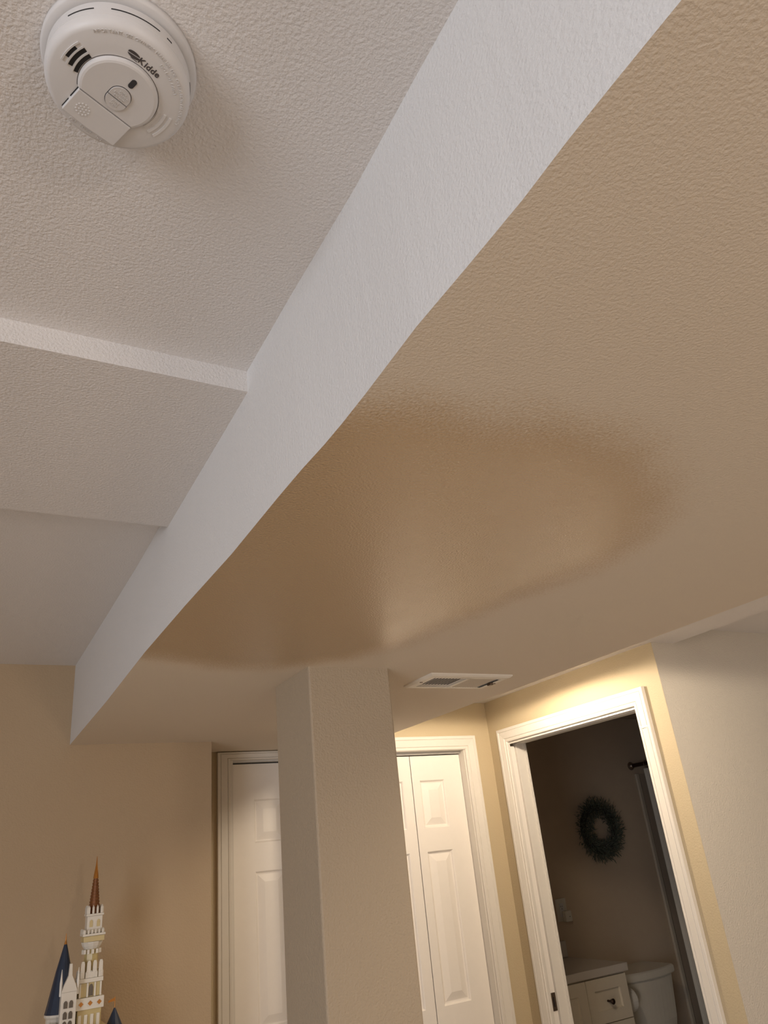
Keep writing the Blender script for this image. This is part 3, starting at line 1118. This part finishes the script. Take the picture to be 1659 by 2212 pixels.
tk = empty('x')
bpy.data.objects.remove(tk)
bm = bmesh.new()
add_rings(bm, [ring_at(tank_outline(.175, .215, .375, .03), .40), ring_at(tank_outline(.205, .195, .385, .04), .55),
               ring_at(tank_outline(.222, .185, .392, .05), .755)])
obj('tank', bm, 'ceramic', tl, bevel=.008)
bm = bmesh.new()
add_rings(bm, [ring_at(tank_outline(.232, .175, .396, .052), .7555), ring_at(tank_outline(.236, .172, .398, .052), .762),
               ring_at(tank_outline(.236, .172, .398, .052), .788), ring_at(tank_outline(.228, .180, .392, .050), .7965)])
obj('tank_lid', bm, 'ceramic', tl, bevel=.003)
obj('flush_lever', box(-.20, -.13, .118, .134, .69, .705), 'chrome', tl, bevel=.003)
bm = bmesh.new()
rings = []
for z_, sx, sy, cy in ((0, .11, .20, .02), (.05, .105, .19, .02), (.2, .12, .19, .0), (.33, .17, .235, -.03), (.395, .185, .25, -.04)):
    rings.append([(sx * math.cos(t), cy + sy * math.sin(t), z_) for t in [2 * math.pi * k / 28 for k in range(28)]])
add_rings(bm, rings)
obj('bowl', bm, 'ceramic', tl, smooth=True)
bm = bmesh.new()
rings = []
for z_, s_ in ((.3955, 1.0), (.42, 1.02), (.44, .98), (.445, .5)):
    rings.append([(.187 * s_ * math.cos(t), -.04 + .252 * s_ * math.sin(t), z_) for t in [2 * math.pi * k / 28 for k in range(28)]])
add_rings(bm, rings)
obj('seat_lid', bm, 'ceramic', tl)

# paper roll on the vanity side
ph = empty('paper_holder', (3.103, 3.43, .872))
tag(ph, 'dark metal paper holder fixed to the vanity side', 'holder')
obj('holder_plate', tube((0, 0, 0), (.008, 0, 0), .022, 16), 'bronze', ph)
obj('holder_arm', tube((.008, -.0, 0), (.112, 0, 0), .006, 12), 'bronze', ph)
pr = empty('toilet_paper_roll', (3.205, 3.40, .880))
tag(pr, 'white paper roll hanging between vanity and toilet tank', 'paper roll')
bm = bmesh.new()
rings = []
for r_, x_ in ((.02, -.05), (.055, -.05), (.055, .05), (.02, .05), (.02, -.05)):
    rings.append([(x_, r_ * math.cos(t), r_ * math.sin(t)) for t in [2 * math.pi * k / 28 for k in range(28)]])
add_rings(bm, rings, False, False)
pr.location = (3.168, 3.43, .872)
obj('paper_sheets', bm, 'paper', pr)

# shower: surround panel, tub, rod and curtain
sr = empty('shower_surround', (4.4, 3.75, .6))
tag(sr, 'shower surround panel, shade coloured in brown-grey, on the bathroom wall', 'shower surround')
obj('surround_panel', box(-.42, .44, -.006, 0, 0, 1.400), 'surround', sr)
obj('surround_flange', box(-.455, -.424, -.018, 0, 0, 1.402), 'ventshade', sr, bevel=.006)
tb = empty('bathtub', (4.4, 2.95, .17))
tag(tb, 'pale bathtub below the shower surround', 'bathtub')
bm = bmesh.new()
rings = []
for ins, z_ in ((0, 0.0), (0, .42), (.06, .425), (.10, .12), (.16, .08)):
    rings.append([(x_, y_, z_) for x_, y_ in ((-.40 + ins, -.78 + ins), (.44 - ins, -.78 + ins), (.44 - ins, .78 - ins), (-.40 + ins, .78 - ins))])
add_rings(bm, rings)
obj('tub_shell', bm, 'ceramic', tb, bevel=.01)
rd = empty('curtain_rod', (3.934, 3.7515, 2.052))
tag(rd, 'bronze shower curtain rod with round wall flange', 'rod')
fl = obj('rod_flange', lathe([(.026, 0), (.026, .006), (.018, .016), (.014, .026)], seg=24), 'metal', rd, smooth=True)
fl.matrix_local = Matrix.Rotation(math.radians(90), 4, 'X')
obj('rod_tube', tube((0, -.012, 0), (0, -1.90, 0), .0125, 16), 'bronze', rd)
cu = empty('shower_curtain', (3.934, 3.645, .35))
tag(cu, 'grey shower curtain hanging from the rod behind the door casing', 'curtain')
bm = bmesh.new()
n = 90
pa = []
for k in range(n + 1):
    y = -1.35 * k / n
    pa.append((.013 * math.sin(k * .52) + .004 * math.sin(k * 1.3), y))
rings = [[(x_, y_, 0) for x_, y_ in pa] + [(x_ + .002, y_, 0) for x_, y_ in pa[::-1]],
         [(x_ * .6, y_, 1.672) for x_, y_ in pa] + [(x_ * .6 + .002, y_, 1.672) for x_, y_ in pa[::-1]]]
add_rings(bm, rings)
obj('curtain_cloth', bm, 'curtain', cu)
for k in range(10):
    bm = bmesh.new()
    rings = []
    for j in range(17):
        a = 2 * math.pi * j / 16
        rings.append([((.021 + .0016 * math.cos(t)) * math.cos(a), -.03 - k * .14 + .0016 * math.sin(t), 1.6995 + (.021 + .0016 * math.cos(t)) * math.sin(a))
                      for t in [2 * math.pi * i / 6 for i in range(6)]])
    add_rings(bm, rings, False, False)
    obj('curtain_ring', bm, 'metal', cu)
